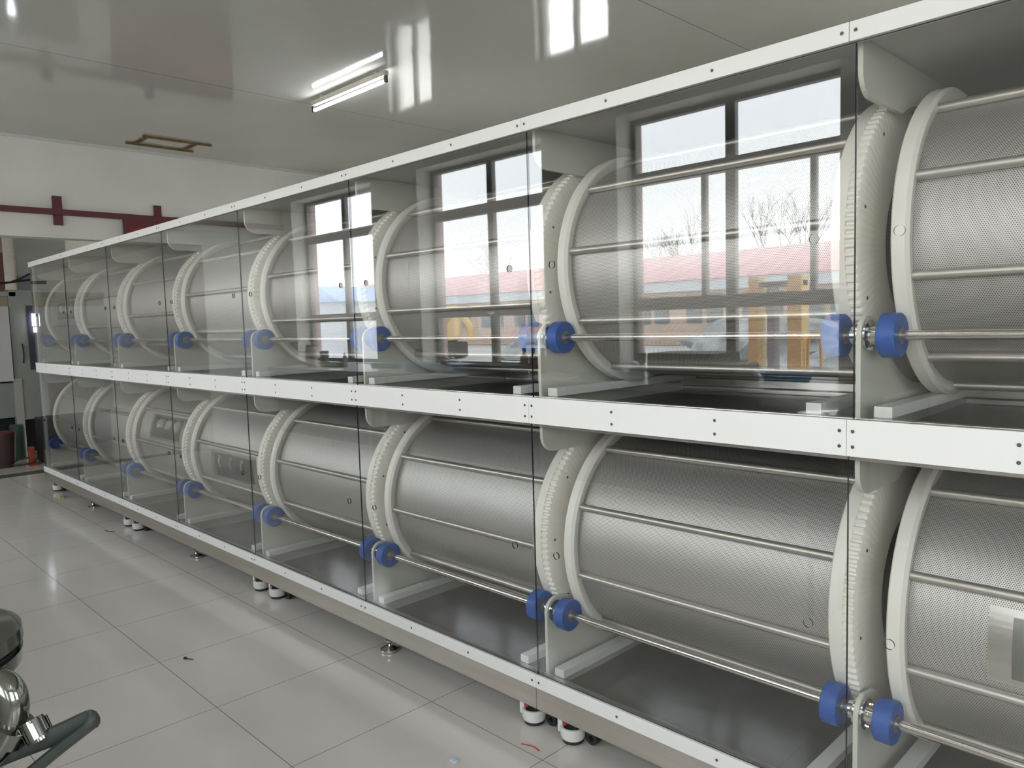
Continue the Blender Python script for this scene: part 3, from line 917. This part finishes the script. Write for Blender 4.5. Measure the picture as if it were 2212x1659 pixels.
# jar with a red band
j = thing('storage_jar', 'white plastic jar with a dark lid and red band on the workbench', 'jar', (-1.55, -3.15, ZB))
obj('jar_body', mlathe([(0, 0.06), (0.02, 0.068), (0.20, 0.068), (0.22, 0.055)], 'Z', 24, closed=False), MT['white'], j, smooth=True)
obj('jar_lid', mlathe([(0.221, 0.06), (0.24, 0.06)], 'Z', 24, closed=False), bk, j, smooth=True)
obj('red_band', mlathe([(0.085, 0.0683), (0.085, 0.0695), (0.10, 0.0695), (0.10, 0.0683)], 'Z', 24), MT['red'], j, smooth=True)
q = obj('paper_roll', mlathe([(0, 0.05), (0.17, 0.05)], 'Z', 20, center=(-1.33, -3.2, ZB), closed=False), mat('grey_wrap', (0.25, 0.26, 0.28), 0.6), smooth=True)
tag(q, 'short grey roll standing beside the red-banded jar', 'roll')
q = obj('hand_drill', mbox(-1.12, -0.85, -3.2, -3.08, ZB, ZB+0.05, bev=0.015), bk); tag(q, 'flat black case lying right of the grey roll', 'case')
q = obj('squeeze_bottle', mlathe([(0, 0.03), (0.10, 0.03), (0.13, 0.012), (0.16, 0.01)], 'Z', 16, center=(-0.72, -3.12, ZB), closed=False), MT['white'], smooth=True); tag(q, 'small white squeeze bottle on the bench near the black case', 'bottle')
bl = mat('cyan_blue', (0.01, 0.28, 0.62), 0.4); db = mat('deep_blue', (0.01, 0.04, 0.35), 0.35)
q = obj('blue_cloth', mbox(-0.30, 0.22, -3.45, -3.2, ZB, ZB+0.05, bev=0.02), bl); tag(q, 'bright blue folded cloth at the right end of the far bench', 'cloth')
q = obj('blue_tray', mbox(0.75, 1.55, -3.2, -2.95, ZB, ZB+0.08, bev=0.02), bl); tag(q, 'long bright blue plastic tray on the middle bench', 'tray')
q = obj('small_blue_box', mbox(1.05, 1.22, -2.94, -2.885, ZB, ZB+0.06, bev=0.004), db); tag(q, 'small deep blue carton in front of the blue tray', 'carton')
q = obj('brown_tin', mlathe([(0, 0.03), (0.11, 0.03)], 'Z', 16, center=(1.40, -2.92, ZB), closed=False), mat('brown_tin', (0.16, 0.05, 0.03), 0.4), smooth=True); tag(q, 'narrow brown tin beside the small blue carton', 'tin')
q = obj('dark_cover', mbox(1.75, 2.35, -3.1, -2.9, ZB, ZB+0.09, bev=0.03), mat('charcoal_cover', (0.04, 0.045, 0.045), 0.7)); tag(q, 'charcoal cloth cover lying in front of the amber bottles', 'cover')
amb = mat('amber_glass', (0.38, 0.12, 0.02), 0.15)
for k, xx in enumerate((2.10, 2.22, 2.34)):
    r_ = thing('amber_bottle', 'amber bottle with black cap on the middle bench, %s of three' % ('left', 'middle', 'right')[k], 'bottle', (xx, -3.3, ZB), group='amber bottles on the bench')
    obj('bottle_body', mlathe([(0, 0.035), (0.005, 0.038), (0.13, 0.038), (0.16, 0.015), (0.185, 0.014)], 'Z', 20, closed=False), amb, r_, smooth=True)
    obj('cap', mlathe([(0.186, 0.017), (0.215, 0.017)], 'Z', 16, closed=False), bk, r_, smooth=True)
def crumple(name, c, sx_, sy, sz, material, label, cat='bag', seed=1, parent=None):
    rnd = random.Random(seed)
    bm = bmesh.new(); bmesh.ops.create_icosphere(bm, subdivisions=3, radius=1)
    for v in bm.verts:
        k = 1 + rnd.uniform(-0.22, 0.16)
        z = max(v.co.z*k, -0.35)
        v.co = Vector((c[0]+v.co.x*k*sx_, c[1]+v.co.y*k*sy, c[2]+(z+0.35)*sz))
    q = obj(name, bm, material); tag(q, label, cat); return q
crumple('plastic_bag', (0.95, -3.3, ZB), 0.16, 0.12, 0.10, MT['plasticbag'], 'crumpled clear plastic bag behind the long blue tray', seed=2)
crumple('plastic_bag', (3.35, -3.2, ZB), 0.20, 0.13, 0.11, MT['plasticbag'], 'crumpled clear bag on a blue sheet at the left of the near bench', seed=3)
crumple('plastic_bag', (4.62, -3.2, ZB), 0.20, 0.13, 0.07, MT['plasticbag'], 'low crumpled clear bag right of the dark flat boxes', seed=4)
q = obj('blue_sheet', mbox(3.12, 3.62, -3.08, -2.96, ZB, ZB+0.06, bev=0.01), mat('slate_blue', (0.06, 0.13, 0.24), 0.5)); tag(q, 'slate blue plastic sheet at the left of the near bench', 'sheet')
gbx = mat('grey_carton', (0.13, 0.125, 0.12), 0.6)
q = obj('flat_carton', mbox(3.78, 4.30, -3.35, -2.99, ZB, ZB+0.20, bev=0.01), gbx); tag(q, 'large dark grey box on the near bench', 'box')
q = obj('flat_carton', mbox(4.31, 4.50, -3.3, -2.99, ZB, ZB+0.13, bev=0.01), mat('taupe_carton', (0.20, 0.18, 0.15), 0.6)); tag(q, 'lower taupe box beside the large dark grey box', 'box')
q = thing('green_bottle', 'small green-topped bottle standing left of the dark grey box', 'bottle', (3.70, -3.0, ZB))
obj('bottle_body', mlathe([(0, 0.02), (0.13, 0.022)], 'Z', 16, closed=False), mat('pale_green', (0.35, 0.42, 0.22), 0.4), q, smooth=True)
obj('cap', mlathe([(0.131, 0.03), (0.20, 0.03)], 'Z', 16, closed=False), mat('leaf_green', (0.10, 0.20, 0.04), 0.5), q, smooth=True)
q = obj('cyan_bowl', mlathe([(0, 0.05), (0.03, 0.13), (0.09, 0.16), (0.09, 0.15), (0.035, 0.12), (0.01, 0.04)], 'Z', 28, center=(4.85, -3.05, ZB)), bl, smooth=True); tag(q, 'bright blue bowl on the right part of the near bench', 'bowl')

# the bench row stands 0.45 m nearer the drum line than first laid out
for o in [o for o in C.objects if o not in before_bench and o.parent is None]:
    if o.name.startswith('workbench'): cx_ = o.location.x
    elif o.type == 'MESH': cx_ = o.location.x + sum(v.co.x for v in o.data.vertices)/len(o.data.vertices)
    else: cx_ = o.location.x
    o.location.x += (7.233 + (cx_-7.233)*0.911) - cx_
    o.location.y += 0.45

# ------------------------------------------------------------------ outside, seen mirrored through the windows
struct('trim_7', mbox(-80, 60, -90, -3.60, -0.3, -0.02), mottle(mat('yard_ground', (0.42, 0.40, 0.36), 0.9), (0.50, 0.48, 0.44), (0.66, 0.64, 0.60), 0.7))
brick = mat('brick_wall', (0.42, 0.27, 0.20), 0.8)
N, L, b = nodes(brick)
bt_ = N.new('ShaderNodeTexBrick'); bt_.inputs['Scale'].default_value = 3.0
bt_.inputs['Color1'].default_value = (0.62, 0.44, 0.34, 1); bt_.inputs['Color2'].default_value = (0.54, 0.38, 0.29, 1); bt_.inputs['Mortar'].default_value = (0.66, 0.60, 0.55, 1)
tcx = N.new('ShaderNodeTexCoord'); mp = N.new('ShaderNodeMapping'); mp.inputs['Rotation'].default_value = (PI/2, 0, 0)
L.new(tcx.outputs['Object'], mp.inputs[0]); L.new(mp.outputs[0], bt_.inputs['Vector']); L.new(bt_.outputs['Color'], b.inputs['Base Color'])
bd = thing('brick_building', 'long low brick building with a pink metal roof across the yard', 'building', (-20, -32, 0))
obj('wall', mbox(-30, 30, -8, 0, 0, 2.75), brick, bd)
obj('fascia', mbox(-30.2, 30.2, -8.2, 0.25, 2.75, 3.3), mat('pale_fascia', (0.62, 0.68, 0.72), 0.6), bd)
roofm = mat('pink_metal_roof', (0.62, 0.30, 0.30), 0.5)
N, L, b = nodes(roofm)
tcx = N.new('ShaderNodeTexCoord'); wv = N.new('ShaderNodeTexWave'); wv.wave_type = 'BANDS'; wv.bands_direction = 'X'
wv.inputs['Scale'].default_value = 0.55; L.new(tcx.outputs['Object'], wv.inputs['Vector'])
rp = N.new('ShaderNodeValToRGB'); rp.color_ramp.elements[0].position = 0.0; rp.color_ramp.elements[0].color = (0.42, 0.16, 0.17, 1)
rp.color_ramp.elements[1].position = 0.16; rp.color_ramp.elements[1].color = (0.66, 0.36, 0.36, 1)
L.new(wv.outputs['Fac'], rp.inputs['Fac']); L.new(rp.outputs['Color'], b.inputs['Base Color'])
bm = bmesh.new()
prism(bm, [[(0.4, 3.3), (-4.0, 4.95), (-8.4, 3.3)]], -30.3, 30.3, 'X')
obj('roof', bm, roofm, bd)
win = mat('dark_window', (0.16, 0.19, 0.22), 0.2)
k = -28.5
while k < 29:
    for dx in (0, 1.15):
        obj('window', mbox(k+dx, k+dx+0.85, -0.05, 0.06, 1.15, 2.55), win, bd)
    k += 3.1
sb = thing('blue_roofed_shed', 'small shed with a blue gable roof in the yard', 'shed', (-17.2, -13, 0))
obj('shed_wall', mbox(-0.8, 0.8, -3, 0, 0, 2.35), mat('shed_white', (0.7, 0.72, 0.74), 0.6), sb)
bm = bmesh.new(); prism(bm, [[(-1.1, 2.35), (1.1, 2.35), (-0.3, 2.95)]], -3.2, 0.3, 'Y')
obj('shed_roof', bm, mat('blue_roof', (0.35, 0.47, 0.68), 0.5), sb)
ym = mat('yellow_paint', (0.78, 0.52, 0.20), 0.5)
yl = thing('yellow_loader_mast', 'yellow and grey steel mast of a loading machine outside the near window', 'machine', (4.07, -5.2, 0))
obj('mast_column', mbox(-0.62, -0.52, -0.08, 0.08, 0, 1.85), ym, yl)
obj('mast_column', mbox(-0.22, -0.08, -0.08, 0.08, 0, 1.85), ym, yl)
obj('grey_column', mbox(-0.44, -0.36, -0.05, 0.05, 0, 1.8), mat('grey_ram', (0.30, 0.32, 0.36), 0.5), yl)
obj('cross_beam', mbox(-0.62, -0.08, -0.05, 0.05, 1.75, 1.80), MT['screw'], yl)
obj('side_rail', tube([(-0.05, 0, 0.1), (-0.05, 0, 1.15), (-0.02, 0, 1.25), (0.07, 0, 1.22), (0.08, 0, 0.1)], 0.015), ym, yl, smooth=True)
q = thing('yellow_digger', 'yellow excavating machine standing among the rubble', 'machine', (-18.8, -18.6, 0))
obj('digger_body', mbox(-1.6, 1.2, -1, 1, 0.7, 2.2, bev=0.2), ym, q)
obj('tracks', mbox(-1.8, 1.4, -1.2, 1.2, 0, 0.7, bev=0.15), blk, q)
obj('boom', tube([(1.2, 0, 1.5), (2.0, 0, 1.9), (2.8, 0, 1.4), (2.9, 0, 0.8)], 0.15), ym, q, smooth=True)
rub = mottle(mat('rubble_grey', (0.35, 0.35, 0.36), 0.9), (0.18, 0.19, 0.20), (0.62, 0.62, 0.60), 1.5)
rnd = random.Random(5)
names = ['left of the digger', 'beside the digger', 'in the middle of the yard', 'before the brick wall', 'near the pink wall', 'behind the loading mast', 'at the right of the yard']
for k, (xx, yy, ss) in enumerate(((-13, -20, 1.4), (-6.5, -15, 1.2), (-3.5, -12, 0.9), (-5, -22, 1.8), (-1.5, -10, 0.6), (1.0, -13, 1.0), (3.0, -20, 1.6))):
    crumple('rubble_heap', (xx, yy, -0.05), ss*1.6, ss, ss*0.6, rub, 'grey rubble heap %s' % names[k], 'rubble', seed=20+k)
# bare winter trees beyond the roof
def tree(x, y, h, seed, label):
    rnd = random.Random(seed); bm = bmesh.new()
    def br(p, d, l, r, dep):
        q_ = p + d*l
        cyl(bm, p, q_, r, 5 if dep < 2 else 3, r*0.65)
        if dep >= 5: return
        for _ in range(3 if dep < 4 else 2):
            nd = (d + Vector((rnd.uniform(-1, 1), rnd.uniform(-1, 1), rnd.uniform(-0.2, 0.7)))*0.55).normalized()
            br(q_, nd, l*rnd.uniform(0.6, 0.82), r*0.6, dep+1)
    br(Vector((0, 0, 0)), Vector((0, 0, 1)), h*0.3, h*0.010, 0)
    o = obj('bare_tree', bm, mat('bark', (0.22, 0.19, 0.17), 0.9)); o.location = (x, y, 0)
    tag(o, label, 'tree', 'bare trees beyond the pink roof')
for k, (x_, y_, h_, lab) in enumerate(((-24, -48, 10, 'bare tree seen above the roof in the nearest window, left side'),
                                       (-15, -46, 9.5, 'bare tree seen above the roof at the right of the nearest window'),
                                       (-36, -47, 10, 'bare tree above the roof, seen in the middle window'),
                                       (-47, -50, 10, 'bare tree at the far left above the roof'),
                                       (-19, -50, 11, 'tallest bare tree, behind the roof ridge'),
                                       (-29, -52, 9, 'small bare tree between the window posts'))):
    tree(x_, y_, h_, 40+k, lab)

# ------------------------------------------------------------------ foreground: stainless tank fitting at the lower left
tnk = thing('stainless_tank', 'polished stainless tank with lid, elbow pipe and strap at the lower left corner', 'tank', (5.71, -1.76, 0))
MT['tanksteel'] = mat('tank_steel', (0.27, 0.28, 0.26), 0.12, 1.0)
obj('tank_body', mlathe([(0.25, 0.02), (0.30, 0.13), (0.95, 0.13), (0.955, 0.02)], 'Z', 40, closed=False), MT['tanksteel'], tnk, smooth=True)
obj('tank_rim', mlathe([(0.950, 0.10), (0.950, 0.169), (0.973, 0.172), (0.973, 0.10)], 'Z', 64), MT['tanksteel'], tnk, smooth=True)
obj('tank_lid', mlathe([(0.980, 0.02), (0.980, 0.168), (0.988, 0.174), (1.008, 0.172), (1.016, 0.157), (1.018, 0.02)], 'Z', 64, closed=False), MT['tanksteel'], tnk, smooth=True)
obj('lid_gasket', mlathe([(0.973, 0.10), (0.973, 0.163), (0.980, 0.163), (0.980, 0.10)], 'Z', 48), blk, tnk, smooth=True)
for k in range(3):
    a = 2*PI*k/3+0.4
    obj('tank_leg', mcyl((0.11*math.cos(a), 0.11*math.sin(a), 0.0), (0.11*math.cos(a), 0.11*math.sin(a), 0.32), 0.014, 12), MT['tanksteel'], tnk, smooth=True)
def rel(p): return (p[0]-5.71+0.006, p[1]+1.76+0.006, p[2]-0.004)
el = obj('elbow_pipe', tube([rel(p) for p in ((5.775, -1.705, 0.962), (5.812, -1.668, 0.960), (5.838, -1.645, 0.945), (5.846, -1.640, 0.918), (5.842, -1.645, 0.885))], 0.024, 20), MT['tanksteel'], tnk, smooth=True)
obj('outlet_pipe', tube([rel(p) for p in ((5.842, -1.645, 0.880), (5.830, -1.660, 0.850), (5.800, -1.690, 0.825), (5.750, -1.730, 0.80))], 0.022, 20), MT['tanksteel'], tnk, smooth=True)
obj('clamp_band', mcyl(rel((5.848, -1.640, 0.893)), rel((5.838, -1.651, 0.868)), 0.033, 28), MT['tanksteel'], tnk, smooth=True)
cl = bmesh.new()
cyl(cl, rel((5.862, -1.620, 0.893)), rel((5.876, -1.612, 0.862)), 0.022, 20)
bmesh.ops.bevel(cl, geom=cl.edges[:], offset=0.005, segments=2, affect='EDGES')
obj('clamp_nut', cl, MT['tanksteel'], tnk, smooth=True)
st = tube([rel(p) for p in ((5.770, -1.700, 0.74), (5.852, -1.647, 0.795), (5.900, -1.590, 0.850), (5.928, -1.560, 0.880), (5.935, -1.553, 0.888), (5.926, -1.553, 0.890), (5.890, -1.590, 0.868), (5.845, -1.640, 0.845), (5.80, -1.69, 0.82))], 0.017, 12, flat=0.55)
obj('strap_loop', st, mat('dark_strap', (0.035, 0.042, 0.038), 0.5), tnk, smooth=True)

# ------------------------------------------------------------------ small litter on the floor
q = thing('dropped_screw', 'small black screw lying on the open floor tiles', 'screw', (3.76, -0.59, 0))
q.rotation_euler = (0, 0, 0.55)
obj('screw_shank', mcyl((0, 0, 0.004), (0.035, 0, 0.003), 0.0022, 8), MT['dark'], q)
obj('screw_head', mcyl((-0.010, 0, 0.006), (0, 0, 0.006), 0.006, 10), MT['dark'], q)
q = obj('red_wire', tube([(5.38, -0.06, 0.003), (5.42, -0.045, 0.003), (5.455, -0.05, 0.003)], 0.002, 6), MT['red']); tag(q, 'short piece of red wire on the floor by the nearest castors', 'wire')
q = obj('plastic_scrap', mbox(5.27, 5.30, -0.30, -0.28, 0.0, 0.008, bev=0.003), mat('scrap_blue', (0.55, 0.65, 0.75), 0.4)); tag(q, 'tiny pale plastic scrap at the bottom edge of the floor', 'scrap')
q = obj('wood_chip', mbox(-0.63, -0.59, 0.0, 0.03, 0.0, 0.03), mat('chip_yellow', (0.5, 0.42, 0.2), 0.6)); tag(q, 'small yellowish block on the floor beside the far left castor', 'block')
q = obj('cable_tie', tube([(1.0, -0.10, 0.002), (1.05, -0.085, 0.002), (1.09, -0.06, 0.002)], 0.003, 6), MT['dark']); tag(q, 'thin dark cable tie on the floor beyond the black screw', 'cable tie')
crumple('film_scrap', (5.62, 0.55, 1.137), 0.10, 0.07, 0.025, MT['plasticbag'], 'crumpled piece of clear film lying in the upper tray', 'film', seed=9)
